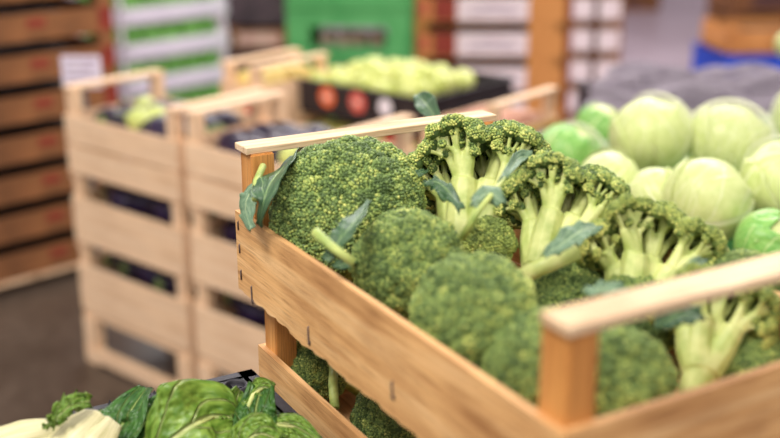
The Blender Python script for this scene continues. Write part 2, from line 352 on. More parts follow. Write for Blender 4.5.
def leaf_mesh(name, spine, widths, m, fold=.25, ripple=.004, nr=3, th=.0007, seed=0, side=None, ny=13, curl=0, tip=None, lobes=0, bias=0):
    """spine: world points, widths: half width at each; the blade folds up along the rib and its rim ripples"""
    rr = random.Random(seed); sp = [Vector(p) for p in spine]; n = 30
    def cat(arr, t):
        k = t*(len(arr)-1); i = min(int(k), len(arr)-2); f = k-i
        p0, p1, p2, p3 = arr[max(i-1, 0)], arr[i], arr[i+1], arr[min(i+2, len(arr)-1)]
        return .5*((2*p1)+(p2-p0)*f+(2*p0-5*p1+4*p2-p3)*f*f+(3*p1-p0-3*p2+p3)*f**3)
    V = []; UV = []; up0 = Vector(side) if side else Vector((0, 0, 1)); ph = [rr.uniform(0, 6) for _ in range(4)]
    for i in range(n):
        t_ = i/(n-1); p = cat(sp, t_); q = cat(sp, min(1, t_+.02))-cat(sp, max(0, t_-.02)); q.normalize()
        s = q.cross(up0).normalized(); up = s.cross(q).normalized(); hw = max(.0004, cat(widths, t_))
        if lobes: hw *= 1-.18*abs(math.sin(t_*PI*lobes+ph[0]))
        for j in range(ny):
            v = -1+2*j/(ny-1); a = abs(v)
            if bias and v*bias < 0: v = v*(1-abs(bias)); a = abs(v)
            off = up*(fold*hw*a**1.3 - curl*hw*a**3) + up*ripple*(a**1.6)*math.sin(t_*nr*6.28+ph[0]+(2.1 if v > 0 else 0)) + up*ripple*.5*a*math.sin(t_*nr*13+ph[1]) + up*ripple*.45*math.sin(t_*9+v*5+ph[2])*math.sin(v*7+ph[3])
            so = s*hw*v*(1-.12*fold*a) + q*ripple*.8*a*a*math.sin(t_*nr*8+ph[2])
            V.append(p+so+off); UV.append((t_, j/(ny-1)))
    Fc = []
    for i in range(n-1):
        for j in range(ny-1): a = i*ny+j; Fc.append((a, a+1, a+ny+1, a+ny))
    me = mesh_np(name, V, Fc, m, True, uv=UV); return me
def solid(o, th=.0008):
    md = o.modifiers.new('thickness', 'SOLIDIFY'); md.thickness = th; md.offset = 0; return o
def put_head(px, py, z, kind, axis, label, s=1.0, spin=0, group=None, sx=1):
    """a head whose crown centre is seen at (px, py) and lies z above the floor; axis = where the crown points"""
    p = at(px, py, z); ax = Vector(axis).normalized()
    q = Vector((0, 0, 1)).rotation_difference(ax) @ Matrix.Rotation(spin, 3, 'Z').to_quaternion()
    t_ = thing('broccoli', label, 'broccoli', p, group=group, rot=q.to_euler()); t_.scale = (s*sx, s, s)
    c, st, zb = BRO[kind]; link('crown', c, t_); link('stalk', st, t_)
    cutd, cf = lathe([(0.0001, zb-.0006), (.013 if kind != 'sprig' else .006, zb-.0006), (.0145 if kind != 'sprig' else .0068, zb+.0004)], 16)
    return t_, p
def head_leaf(t_, wspine, widths, m, **kw):
    inv = (Matrix.LocRotScale(t_.location, t_.rotation_euler, t_.scale)).inverted()
    me = leaf_mesh('leaf', wspine, widths, m, **kw); me.transform(inv); me.update()
    return solid(link('leaf', me, t_), .0009/t_.scale[0])
def head_tube(name, t_, pts, rad, m, n=12):
    inv = (Matrix.LocRotScale(t_.location, t_.rotation_euler, t_.scale)).inverted()
    A = Acc(); A.add(*tube_np(pts, rad, n)); me = A.mesh(name, m); me.transform(inv); me.update(); return link(name, me, t_)

# ------------------------------------------------------------------ wooden crates
def rough_board(name, parent, m, L, y0, y1, z0, z1, axis=0, jag=0, seed=0, wob=.001):
    """board along local x (axis 0) or y (axis 1), centred on the long axis; its lower edge may be torn"""
    rr = random.Random(seed); n = max(24, int(L/.004)) if jag else 24; V = []; Fc = []; ph = rr.uniform(0, 9)
    for i in range(n+1):
        x = -L/2+L*i/n; jz = 0
        if jag: jz = -jag*abs(noise.noise(Vector((x*22, ph, 0))))*1.6-jag*.5*(((x*37+noise.noise(Vector((x*9, ph, 3)))) % 1.0))
        wt = wob*noise.noise(Vector((x*6, ph, 7)))
        for (yy, zz) in ((y0, z0+jz), (y1, z0+jz*.6), (y1, z1+wt), (y0, z1+wt)):
            V.append((x, yy, zz) if axis == 0 else (yy, x, zz))
    for i in range(n):
        for k in range(4):
            a, b = i*4+k, i*4+(k+1) % 4
            Fc.append((a, b, b+4, a+4) if axis == 1 else (a, a+4, b+4, b))
    Fc.append((0, 1, 2, 3)); Fc.append(tuple(n*4+k for k in (3, 2, 1, 0)))
    me = mesh_np(name, V, Fc, m); o = link(name, me, parent)
    bm = bmesh.new(); bm.from_mesh(me); bmesh.ops.recalc_face_normals(bm, faces=bm.faces)
    if not jag:
        bmesh.ops.bevel(bm, geom=[e for e in bm.edges if e.calc_face_angle(0) > .8], offset=.0007, segments=1, affect='EDGES')
    bm.to_mesh(me); bm.free(); return o
def wood_crate(label, loc, rot, U, V, bh, rh, pal='main', slats=None, jag=0, pw=.024, pl=.028, rt=.007, group=None, seed=0, rails=True, name='wooden_crate', floor=True, staples=False):
    """U across (local x), V along (local y); bh = top of side boards, rh = top of handles"""
    t_ = thing(name, label, 'crate', loc, rot, group)
    main = pal == 'main'
    mb, mp, mr = ('board', 'post', 'rail') if main else ('pale', 'pale', 'pale')
    th = .006
    for sx in (-1, 1):
        for sy in (-1, 1):
            xa = sx*(U/2-th); xb = sx*(U/2-th-pw); ya = sy*(V/2-th); yb = sy*(V/2-th-pl)
            box('corner_post', t_, M[mp+'z'], min(xa, xb), max(xa, xb), min(ya, yb), max(ya, yb), .004, rh-rt, .0012)
    sl = slats or [(.004, bh)]
    for sx in (-1, 1):
        for (a, b) in sl:
            y0, y1 = sorted((sx*U/2, sx*(U/2-th)))
            o = rough_board('side_board', t_, M[mb+'y'], V, y0, y1, a, b, 1, jag if a < .03 else 0, seed+sx)
            if staples and sx == -1:
                f0 = -V/2; pts = [(V/2-.008, .072, .008, 0), (V/2-.009, .048, .008, 0), (V/2-.010, .020, .009, 0), (V/2-.036, .008, .016, 1), (V/2-.165, .014, .015, 1), (V/2-.315, .026, .013, 1)]
                for (yy, zz, ln, hook) in pts:
                    A = Acc(); xx = -U/2-.0008
                    P_ = [(xx+.002, yy, zz+ln/2+.002), (xx, yy, zz+ln/2), (xx, yy-.0006, zz-ln/2)]
                    if hook: P_ += [(xx, yy-.002, zz-ln/2-.001), (xx, yy-.003, zz-ln/2+.003)]
                    A.add(*tube_np(P_, [.0009]*len(P_), 6)); s_ = A.mesh('staple', M['steel']); link('staple', s_, o)
    for sy in (-1, 1):
        for (a, b) in sl:
            y0, y1 = sorted((sy*V/2, sy*(V/2-th)))
            rough_board('end_board', t_, M[mb+'x'], U-2*th-.0006, y0, y1, a, b, 0, jag if a < .03 else 0, seed+9+sy)
    if rails:
        for sy in (-1, 1):
            y0, y1 = sorted((sy*(V/2-.002), sy*(V/2-.002-pl-.001)))
            rough_board('handle_rail', t_, M[mr+'x'], U-.004, y0, y1, rh-rt, rh, 0, 0, seed+20+sy, wob=.0015)
    if floor:
        nf = 5; gw = (U-2*th)/nf
        for k in range(nf):
            x0 = -U/2+th+k*gw+.004; box('floor_slat', t_, M[mb+'y'], x0, x0+gw-.008, -V/2+th, V/2-th, 0, .0038, 0)
    return t_

# ================================================================== THE SETTING
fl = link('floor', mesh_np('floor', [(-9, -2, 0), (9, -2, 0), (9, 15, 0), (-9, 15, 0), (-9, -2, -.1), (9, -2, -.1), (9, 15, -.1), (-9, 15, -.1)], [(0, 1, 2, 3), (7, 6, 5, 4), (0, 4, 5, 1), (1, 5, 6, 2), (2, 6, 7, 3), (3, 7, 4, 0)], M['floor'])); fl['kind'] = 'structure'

for nm, (x0, x1, y0, y1) in {'wall_back': (-9, 9, 15, 15.15), 'wall_left': (-9.15, -9, -2, 15), 'wall_right': (9, 9.15, -2, 15)}.items():
    bm = bmesh.new(); add_box(bm, x0, x1, y0, y1, 0, 4.5); o = link(nm, bm_mesh(nm, bm, mat_noise(nm+'_paint', (216, 204, 212), (232, 222, 228), 1.5, .8))); o['kind'] = 'structure'

# display table under the front crates
u = Vector((math.cos(PI/6), .5, 0)); v = Vector((.5, -math.cos(PI/6), 0))
A0 = Vector((-.1554, 1.0447, 0)); CU, CV = .298, .522
cen_up = A0+u*CU/2+v*CV/2; off = u*.0225-v*.009; cen_lo = cen_up+off
tb = thing('display_table', 'low grey table carrying the stacked broccoli crates and the chard crate', 'table', (cen_up.x-u.x*.2, cen_up.y-u.y*.2, 0), PI/6)
box('table_top', tb, M['table'], -.42, .42, -.30, .235, .54, .57, .003)
for sx in (-1, 1):
    for sy in (-1, 1): box('leg', tb, M['metal'], sx*.38-.02, sx*.38+.02, (-.26 if sy < 0 else .2)-.02, (-.26 if sy < 0 else .2)+.02, 0, .54, .002)

# ================================================================== THE TWO BROCCOLI CRATES
wood_crate('warm pine crate heaped with broccoli, upper one of the stack', (cen_up.x, cen_up.y, .880), PI/6, CU, CV, .087, .157, jag=.004, seed=3, staples=True, floor=True)
wood_crate('pine crate of broccoli under the heaped upper crate', (cen_lo.x, cen_lo.y, .725), PI/6, CU, CV, .085, .1548, jag=.002, seed=33, staples=False)
wood_crate('empty pine crate at the bottom of the broccoli stack', (cen_lo.x, cen_lo.y, .570), PI/6, CU, CV, .085, .1548, seed=53)

# ================================================================== BROCCOLI IN THE UPPER CRATE
h1, p1 = put_head(349, 212, .977, 'round', (-.2, -.6, .8), 'large dark round broccoli crown in the far left corner of the crate', 1.05, .3)
h2, p2 = put_head(479, 190, .996, 'split', (.25, .50, .85), 'tall broccoli head showing pale branching stalks beside the far rail', 1.10, -.35)
h3, p3 = put_head(563, 222, .985, 'split', (.45, .45, .85), 'broccoli head with fanned stalks, second from the far rail along the right side', .92, -.3)
h4, p4 = put_head(408, 264, .963, 'lumpy', (-.45, -.6, .7), 'mid sized dark broccoli crown against the long side board', .71, .9)
h5, p5 = put_head(473, 314, .963, 'wide', (-.2, -.7, .75), 'softly blurred round crown in the middle foreground of the crate', .70, .2)
h6, p6 = put_head(488, 243, .965, 'sprig', (0, -.4, 1), 'small yellowish broccoli sprig between the big crowns', .9, 0)
h7, p7 = put_head(540, 362, .945, 'wide', (-.3, -.4, .9), 'low broccoli crown just behind the near corner post', .62, 1.7)
h8, p8 = put_head(650, 266, .965, 'split_young', (.35, .45, .85), 'yellow green broccoli head with loose florets at the right side board', .96, -.1)
h9, p9 = put_head(715, 325, .950, 'split_young', (.35, .5, .8), 'broccoli head with thick pale stalks seen under the near rail', .76, -.2)
h10, p10 = put_head(622, 378, .932, 'lumpy', (-.1, -.5, .9), 'dark crown seen between the near rail and the end board', .55, .5)
h11, p11 = put_head(750, 288, .955, 'round', (.4, .2, .9), 'dark broccoli crown behind the near rail at the right edge', .5, .5)
put_head(560, 300, .925, 'lumpy', (.1, -.3, 1), 'dark crown deep in the crate below the fanned stalks', .62, 2.2)
put_head(640, 318, .925, 'lumpy', (.2, -.2, 1), 'dark crown deep in the crate behind the near rail', .62, 3.0)
put_head(455, 232, .930, 'round', (0, -.3, 1), 'shaded crown deep between the two largest heads', .58, 1.0)
put_head(745, 372, .905, 'lumpy', (.1, -.2, 1), 'shaded crown deep behind the near end board', .6, 4.0)
# leaves and cut leaf stalks on the heads
def L_(t_, pts, widths, m='broleaf', **kw): return head_leaf(t_, [at(*p) for p in pts], widths, M[m], **kw)
L_(h1, [(260, 226, .975), (264, 203, 1.003), (271, 183, 1.016), (284, 167, 1.02), (300, 151, 1.012)], [.004, .012, .021, .024, .012], 'broleaf', side=(-.5, -.7, .5), fold=.2, ripple=.0018, seed=3, bias=-.2)
L_(h1, [(262, 190, 1.0), (251, 192, 1.0), (246, 206, .99), (251, 229, .975)], [.003, .009, .011, .004], 'broleafblue', side=(-.5, -.8, .2), fold=-.2, ripple=.002, seed=5)
head_tube('leaf_stalk', h1, [at(255, 200, 1.0), at(256, 182, 1.012), at(263, 166, 1.02)], [.0030, .0034, .0034], M['stem'])
L_(h1, [(326, 262, .985), (340, 240, 1.0), (353, 224, 1.008), (370, 201, 1.012)], [.004, .009, .010, .002], 'broleaf', side=(-.4, -.7, .6), fold=.35, ripple=.0015, seed=8)
L_(h1, [(332, 266, .968), (344, 264, .970), (356, 260, .970), (366, 250, .972)], [.002, .005, .006, .002], 'broleaf', side=(-.4, -.7, .6), fold=.2, ripple=.002, seed=9)
head_tube('cut_leaf_stalk', h1, [at(315, 232, 1.008), at(332, 247, 1.0), at(354, 263, .988)], [.0046, .0040, .0038], M['stem'])
L_(h2, [(456, 146, .985), (442, 126, .996), (429, 108, 1.008), (424, 101, 1.012), (418, 94, 1.016)], [.001, .003, .013, .013, .005], 'broleaf', side=(0, -1, .2), fold=.3, ripple=.0015, seed=12)
L_(h2, [(498, 184, 1.035), (508, 172, 1.04), (519, 158, 1.042), (528, 158, 1.04), (532, 166, 1.035)], [.001, .004, .006, .005, .001], 'broleafblue', side=(.2, -.6, .7), fold=.5, ripple=.002, seed=14)
L_(h2, [(474, 206, 1.028), (483, 196, 1.032), (492, 193, 1.034), (502, 203, 1.028)], [.003, .007, .008, .003], 'broleafblue', side=(0, -.8, .6), fold=-.4, ripple=.003, seed=15)
L_(h2, [(424, 184, 1.02), (434, 181, 1.024), (447, 190, 1.02), (461, 208, 1.012)], [.003, .006, .007, .003], 'broleaf', side=(0, -.6, .8), fold=-.5, ripple=.003, seed=16)
L_(h2, [(412, 178, 1.012), (420, 173, 1.016), (428, 171, 1.016)], [.001, .004, .001], 'broleaf', side=(0, -.6, .8), fold=.2, ripple=.001, seed=18)
head_tube('leaf_stalk', h2, [at(462, 238, 1.0), at(478, 212, 1.026), at(505, 178, 1.038)], [.0034, .0030, .0018], M['stem'])
L_(h3, [(545, 256, .992), (562, 244, 1.0), (580, 232, 1.006), (600, 226, 1.005)], [.003, .009, .010, .003], 'broleafblue', side=(-.2, -.6, .8), fold=.2, ripple=.003, seed=20)
head_tube('cut_leaf_stalk', h3, [at(522, 276, .962), at(548, 264, .972), at(576, 250, .982)], [.0070, .0078, .0090], M['stempale'])
L_(h8, [(582, 292, .985), (597, 290, .987), (612, 289, .987), (630, 289, .985)], [.002, .006, .007, .002], 'broleafblue', side=(-.2, -.5, .9), fold=.15, ripple=.002, seed=22)
L_(h8, [(678, 284, .985), (688, 274, .99), (696, 265, .992), (704, 260, .99)], [.002, .006, .006, .002], 'broleafblue', side=(0, -.8, .6), fold=.2, ripple=.002, seed=23)
L_(h9, [(655, 328, .975), (672, 318, .98), (690, 314, .98), (704, 316, .975)], [.003, .009, .009, .003], 'broleaf', side=(-.2, -.6, .8), fold=.2, ripple=.003, seed=24)

# ================================================================== BROCCOLI IN THE LOWER CRATE
g1, q1 = put_head(322, 362, .785, 'round', (-.6, -.3, .6), 'dark crown in the lower crate near its far corner', .66, .2)
g2, q2 = put_head(398, 418, .780, 'wide', (-.6, -.4, .6), 'dark crown in the lower crate behind the staples', .72, 1.2)
head_tube('cut_leaf_stalk', g1, [at(334, 362, .822), at(333, 385, .812), at(335, 408, .798)], [.0042, .0050, .0048], M['stem'])

# ================================================================== BLACK CRATE WITH CHARD
def copy_thing(r, loc=None, rot=None, label=None, group=None, scale=None):
    c = r.copy(); C.objects.link(c)
    if loc is not None: c.location = loc
    if rot is not None: c.rotation_euler = rot
    if label: c['label'] = label
    if group: c['group'] = group
    if scale: c.scale = scale
    for ch in r.children:
        d = ch.copy(); C.objects.link(d); d.parent = c; d.matrix_parent_inverse = ch.matrix_parent_inverse
        for g in ch.children: e = g.copy(); C.objects.link(e); e.parent = d
    return c
def plastic_crate(label, loc, rot, U, V, H, m, panel=(0, 1), slot=None, group=None, wall=.006, name='plastic_crate', rim=.012):
    t_ = thing(name, label, 'crate', loc, rot, group); a, b = panel[0]*H, panel[1]*H
    box('crate_floor', t_, m, -U/2, U/2, -V/2, V/2, 0, .006, .002)
    for sx in (-1, 1):
        for sy in (-1, 1):
            x0, x1 = sorted((sx*(U/2-.0005), sx*(U/2-.028))); y0, y1 = sorted((sy*(V/2-.0005), sy*(V/2-.028)))
            box('corner_post', t_, m, x0, x1, y0, y1, .004, H, .004)
    for sx in (-1, 1):
        bm = bmesh.new(); x0, x1 = sorted((sx*U/2, sx*(U/2-wall)))
        add_box(bm, x0, x1, -V/2, V/2, max(a, .006), b, .0015)
        for k in range(7): yy = -V/2+V*(k+.5)/7; add_box(bm, *sorted((sx*U/2, sx*(U/2+.004))), yy-.004, yy+.004, max(a, .006), b-.004, .001)
        link('side_panel', bm_mesh('side_panel', bm, m), t_)
        bm = bmesh.new(); y0, y1 = sorted((sx*V/2, sx*(V/2-wall)))
        if slot:
            (s0, s1) = slot
            add_box(bm, -U/2, U/2, y0, y1, max(a, .006), s0*H, .0015); add_box(bm, -U/2, U/2, y0, y1, s1*H, b, .0015)
            add_box(bm, -U/2, -U*.31, y0, y1, s0*H-.001, s1*H+.001, .0015); add_box(bm, U*.31, U/2, y0, y1, s0*H-.001, s1*H+.001, .0015)
        else: add_box(bm, -U/2, U/2, y0, y1, max(a, .006), b, .0015)
        link('end_panel', bm_mesh('end_panel', bm, m), t_)
    bm = bmesh.new()
    for sx in (-1, 1):
        x0, x1 = sorted((sx*(U/2+rim*.6), sx*(U/2-rim*.5))); add_box(bm, x0, x1, -V/2-rim*.6, V/2+rim*.6, b-.008, b, .002)
        y0, y1 = sorted((sx*(V/2+rim*.6), sx*(V/2-rim*.5))); add_box(bm, -U/2-rim*.6, U/2+rim*.6, y0, y1, b-.008, b, .002)
    link('rim', bm_mesh('rim', bm, m), t_)
    return t_
BU, BV = .36, .50
cr = A0+off-u*(.014+BU/2+.012)+v*(BV/2+.03)
bc = plastic_crate('deep black plastic crate of chard beside the wooden broccoli crates', (cr.x, cr.y, .570), PI/6, BU, BV, .225, M['black'], rim=.018)
# round stacking sockets in the corners of its rim
for sx in (-1, 1):
    for sy in (-1, 1):
        prof = [(.010, -.05), (.0145, -.05), (.0145, .001), (.0115, .003), (.0095, .001), (.0095, -.045), (.0001, -.045)]
        V_, F_ = lathe(prof, 24); me = mesh_np('stacking_socket', V_, F_, M['black'], True); link('stacking_socket', me, bc, (sx*(BU/2-.022), sy*(BV/2-.022), .226))
# torn flash along the far rim
A = Acc(); rr = random.Random(4)
for k in range(22):
    x = BU/2-.045-k*.0045; hh = .002+.005*rr.random(); yy = BV/2+.006
    A.add([(x, yy, .223), (x-.005, yy, .223), (x-.002, yy+.001, .225+hh), (x, yy-.003, .223), (x-.005, yy-.003, .223)], [(0, 1, 2), (4, 3, 2), (1, 4, 2), (3, 0, 2), (0, 3, 4, 1)])
link('torn_rim_edge', A.mesh('torn_rim_edge', M['black'], False), bc)

def chard(label, base, leaves, group=None):
    t_ = thing('chard', label, 'chard', base)
    inv = Matrix.Translation(base).inverted()
    for pts, wd, m, kw in leaves:
        P = [at(*p) if isinstance(p, tuple) else p for p in pts]
        me = leaf_mesh('leaf', P, wd, M[m], **kw); me.transform(inv); o = link('leaf', me, t_); solid(o, .0008)
        A = Acc(); n = len(P); A.add(*tube_np([Vector(p)-Vector((0, 0, .0012)) for p in P[:-1]], list(np.linspace(.0034, .0010, n-1)), 8)); ms = A.mesh('rib', M['stempale']); ms.transform(inv); link('rib', ms, o)
    A = Acc(); A.add(*tube_np([base, base+Vector((0, 0, .05)), base+Vector((0, 0, .10))], [.018, .022, .012], 12)); ms = A.mesh('leaf_base', M['whitestem']); ms.transform(inv); link('leaf_base', ms, t_)
    return t_
fs = (0, -.75, .66)
b1 = at(165, 470, .66); b1 = Vector((-.20, .90, .66)); b2 = Vector((-.115, .925, .66)); b3 = Vector((-.07, .84, .66))
chard('left clump of chard with one broad bright leaf over the crate edge', b1, [
    ([(112, 462, .785), (114, 440, .800), (126, 418, .815), (148, 388, .828)], [.010, .026, .026, .008], 'charddark', dict(side=(-.4, -.8, .4), fold=.30, ripple=.003, nr=1.2, seed=31)),
    ([(150, 460, .790), (170, 442, .808), (195, 424, .820), (214, 416, .820), (242, 420, .805)], [.012, .034, .042, .034, .008], 'chard', dict(side=(.15, -.75, .64), fold=.22, ripple=.008, nr=1.5, seed=33)),
    ([(158, 424, .812), (170, 404, .826), (188, 390, .832), (212, 386, .832)], [.010, .020, .018, .005], 'chard', dict(side=(0, -.5, .85), fold=-.3, ripple=.004, nr=1.5, seed=35)),
    ([(135, 458, .785), (144, 440, .80), (156, 420, .814), (166, 398, .824)], [.010, .026, .024, .006], 'charddark', dict(side=(.2, -.8, .5), fold=-.2, ripple=.004, nr=1.2, seed=36)),
])
chard('middle clump of chard with upright crinkled leaves by the crate corner', b2, [
    ([(240, 446, .790), (236, 426, .805), (234, 410, .816), (240, 390, .826)], [.006, .014, .015, .005], 'chard', dict(side=(.3, -.8, .5), fold=.4, ripple=.003, nr=2, seed=41)),
    ([(258, 448, .790), (256, 428, .806), (256, 410, .818), (261, 388, .828)], [.010, .019, .019, .012], 'charddark', dict(side=(0, -.8, .6), fold=.15, ripple=.003, nr=1.6, seed=42)),
    ([(246, 410, .818), (253, 394, .826), (263, 387, .830), (274, 391, .826)], [.005, .009, .010, .006], 'chard', dict(side=(0, -.7, .7), fold=-.5, ripple=.003, nr=2, seed=43)),
])
chard('right clump of chard with a folded leaf against the crate side', b3, [
    ([(264, 432, .805), (276, 424, .810), (295, 426, .808), (320, 442, .800)], [.006, .011, .012, .004], 'chard', dict(side=(0, -.6, .8), fold=-.35, ripple=.002, nr=1.5, seed=51)),
    ([(238, 458, .800), (248, 440, .810), (262, 434, .814), (278, 440, .810)], [.008, .018, .018, .008], 'chard', dict(side=(0, -.7, .7), fold=.3, ripple=.003, nr=2, seed=52)),
    ([(254, 458, .785), (268, 442, .798), (272, 424, .804), (268, 406, .810)], [.010, .014, .012, .005], 'charddark', dict(side=(.3, -.7, .6), fold=.25, ripple=.003, nr=1.5, seed=54)),
])
# thick white-ribbed stems at the left
def white_head(label, base, stems, leaf):
    t_ = thing('leafy_cabbage', label, 'cabbage', base); inv = Matrix.Translation(base).inverted()
    for pts, wd in stems:
        P = [at(*p) for p in pts]; me = leaf_mesh('stem_rib', P, wd, M['whitestem'], side=(0, -.5, .86), fold=-.55, ripple=.0006, nr=2, seed=len(t_.children), curl=0)
        me.transform(inv); o = link('stem_rib', me, t_); solid(o, .004)
    for pts, wd, kw in leaf:
        me = leaf_mesh('leaf', [at(*p) for p in pts], wd, M['chard'], **kw); me.transform(inv); solid(link('leaf', me, t_), .0012)
    return t_
white_head('pale cabbage head with thick white ribs at the lower left edge', Vector((-.33, .87, .68)), [
    ([(36, 470, .800), (55, 452, .812), (78, 430, .826), (98, 412, .832)], [.018, .022, .024, .018]),
    ([(58, 470, .800), (76, 452, .812), (94, 432, .824), (108, 418, .826)], [.016, .018, .018, .012]),
    ([(-30, 452, .815), (0, 440, .818), (30, 432, .820), (60, 428, .818)], [.016, .018, .017, .012]),
    ([(-40, 470, .800), (-10, 462, .804), (30, 456, .806), (70, 450, .806)], [.016, .020, .020, .014]),
], [([(52, 426, .832), (62, 414, .839), (74, 404, .843), (90, 402, .842)], [.003, .008, .010, .005], dict(side=(0, -.6, .8), fold=.5, ripple=.004, nr=5, seed=61)),
    ([(44, 428, .828), (58, 419, .834), (70, 412, .838)], [.002, .005, .003], dict(side=(0, -.6, .8), fold=.3, ripple=.003, nr=5, seed=62))])

# ================================================================== FRUIT AND VEGETABLE KINDS
def lumpy(rx, ry, rz, amp, seed, n=2.2, sub=3):
    V_, F_ = ico(sub); d = np.array([1+amp*noise.noise(Vector(v)*n+Vector((seed, 0, 0))) for v in V_]); return V_*d[:, None]*np.array([rx, ry, rz]), F_
def kind_apple():
    t_ = thing('apple', 'x', 'apple'); pr = [(.0001, .024), (.006, .026), (.014, .032), (.026, .031), (.035, .018), (.036, 0), (.031, -.018), (.020, -.030), (.010, -.032), (.0001, -.028)]
    V_, F_ = lathe(pr, 20); link('body', mesh_np('body', V_, F_, M['apple'], True), t_)
    A = Acc(); A.add(*tube_np([(0, 0, .022), (.001, 0, .032), (.004, 0, .040)], [.0014, .0012, .0018], 6)); link('stem', A.mesh('stem', M['stemwood']), t_); return t_
def kind_egg():
    t_ = thing('eggplant', 'x', 'eggplant')
    pr = [(.0001, -.075), (.016, -.070), (.030, -.055), (.037, -.030), (.036, 0), (.028, .030), (.020, .055), (.014, .070), (.0001, .074)]
    V_, F_ = lathe(pr, 20); V_ = [(x+.10*z*z*8, y, z) for x, y, z in V_]; link('body', mesh_np('body', V_, F_, M['eggplant'], True), t_)
    V_ = []; F_ = []; n = 20
    for i, (r, z) in enumerate([(.005, .092), (.006, .080), (.016, .072), (.023, .058)]):
        for k in range(n): rr_ = r*(1.06); zz = z-(.014*(k % 4 < 2) if i == 3 else 0); V_.append((rr_*math.cos(2*PI*k/n)+.8*zz*zz, rr_*math.sin(2*PI*k/n), zz))
    for i in range(3):
        for k in range(n): F_.append((i*n+k, (i+1)*n+k, (i+1)*n+(k+1) % n, i*n+(k+1) % n))
    F_.append(tuple(range(n))); link('calyx', mesh_np('calyx', V_, F_, M['calyx'], True), t_); return t_
def kind_simple(name, cat, dims, m, amp=.12, tipm=None):
    t_ = thing(name, 'x', cat); V_, F_ = lumpy(*dims, amp, len(name)); link('body', mesh_np('body', V_, F_, m, True), t_)
    A = Acc(); A.add(*tube_np([(0, 0, dims[2]*.9), (.002, 0, dims[2]*1.12)], [.004, .003], 8)); link('stem_end', A.mesh('stem_end', tipm or M['stemwood']), t_); return t_
def scatter(kind, pts, label, group, rr, upright=False):
    """first placement moves the kind itself, the others copy it with its parts"""
    out = []
    for k, p in enumerate(pts):
        rot = (rr.uniform(-.5, .5), rr.uniform(-.5, .5), rr.uniform(0, 6.28)) if upright else (PI/2+rr.uniform(-.2, .2), rr.uniform(-.3, .3), rb+rr.choice((0, PI))+rr.uniform(-.35, .35))
        if not kind.get('used'): o = kind; o.location = p; o.rotation_euler = rot; o['label'] = label; o['group'] = group
        else: o = copy_thing(kind, p, rot, label, group)
        kind['used'] = 1; out.append(o)
    return out
K_apple, K_egg = kind_apple(), kind_egg()
K_squash = kind_simple('green_squash', 'squash', (.036, .036, .030), M['squash'])
K_lemon = kind_simple('lemon', 'lemon', (.032, .032, .042), M['lemon'], .06)
K_potato = kind_simple('sweet_potato', 'sweet potato', (.030, .028, .062), M['potato'], .25)
K_onion = kind_simple('onion', 'onion', (.036, .036, .032), M['onion'], .05)
K_tomato = kind_simple('tomato', 'tomato', (.034, .034, .028), M['tomato'], .08, M['calyx'])
def crate_pts(loc, rot, U, V, z, nx, ny, rr, jit=.008, rows=None, heap=0):
    P = []; c, s = math.cos(rot), math.sin(rot)
    for i in range(nx):
        for j in (range(ny) if rows is None else rows):
            fx, fy = (i+.5)/nx-.5, (j+.5)/ny-.5
            x, y = fx*U+rr.uniform(-jit, jit), fy*V+rr.uniform(-jit, jit)
            P.append((loc[0]+x*c-y*s, loc[1]+x*s+y*c, z+heap*(1-4*fx*fx)*(1-4*fy*fy)+rr.uniform(-jit, jit)*.6))
    return P

# ================================================================== TWO STACKS OF PALE CRATES ON THE LEFT
rb = math.radians(50); ub = Vector((math.cos(rb), math.sin(rb), 0)); vb = Vector((math.sin(rb), -math.cos(rb), 0))
U2, V2 = .30, .44
def pallet(label, loc, rot, U, V, H):
    t_ = thing('wooden_pallet', label, 'pallet', loc, rot)
    for sx in (-1, 1):
        for sy in (-1, 1):
            x0, x1 = sorted((sx*U/2, sx*(U/2-.03))); y0, y1 = sorted((sy*V/2, sy*(V/2-.05))); box('block', t_, M['palez'], x0, x1, y0, y1, .0, H-.016)
    for sx in (-1, 1):
        x0, x1 = sorted((sx*(U/2+.002), sx*(U/2-.02))); box('runner', t_, M['paley'], x0, x1, -V/2-.001, V/2+.001, .012, .048)
    for k in range(4): x = -U/2+U*(k+.5)/4; box('deck_board', t_, M['paley'], x-U/8+.005, x+U/8-.005, -V/2, V/2, H-.016, H)
    return t_
protos = {}
def pale(label, loc, kind, group=None):
    sl, bh, rh = {'tall': ([(.006, .078), (.084, .156)], .156, .230), 'mid': ([(.006, .130)], .130, .187), 'low': ([(.006, .136)], .136, .190)}[kind]
    if kind not in protos: protos[kind] = wood_crate(label, loc, rb, U2, V2, bh, rh, pal='pale', slats=sl, pw=.026, pl=.034, rt=.010, group=group, seed=70+len(protos)*7); return protos[kind]
    return copy_thing(protos[kind], loc, (0, 0, rb), label)
rs = random.Random(5)
S1 = at(61, 86, .76)+ub*U2/2+vb*V2/2; S2 = S1+vb*(V2+.022)+ub*.006
pallet('pale wooden pallet under the left crate stack', (S1.x, S1.y, 0), rb, U2, V2, .152)
pallet('pale wooden pallet under the crate stack nearer the broccoli', (S2.x, S2.y, 0), rb, U2, V2, .152)
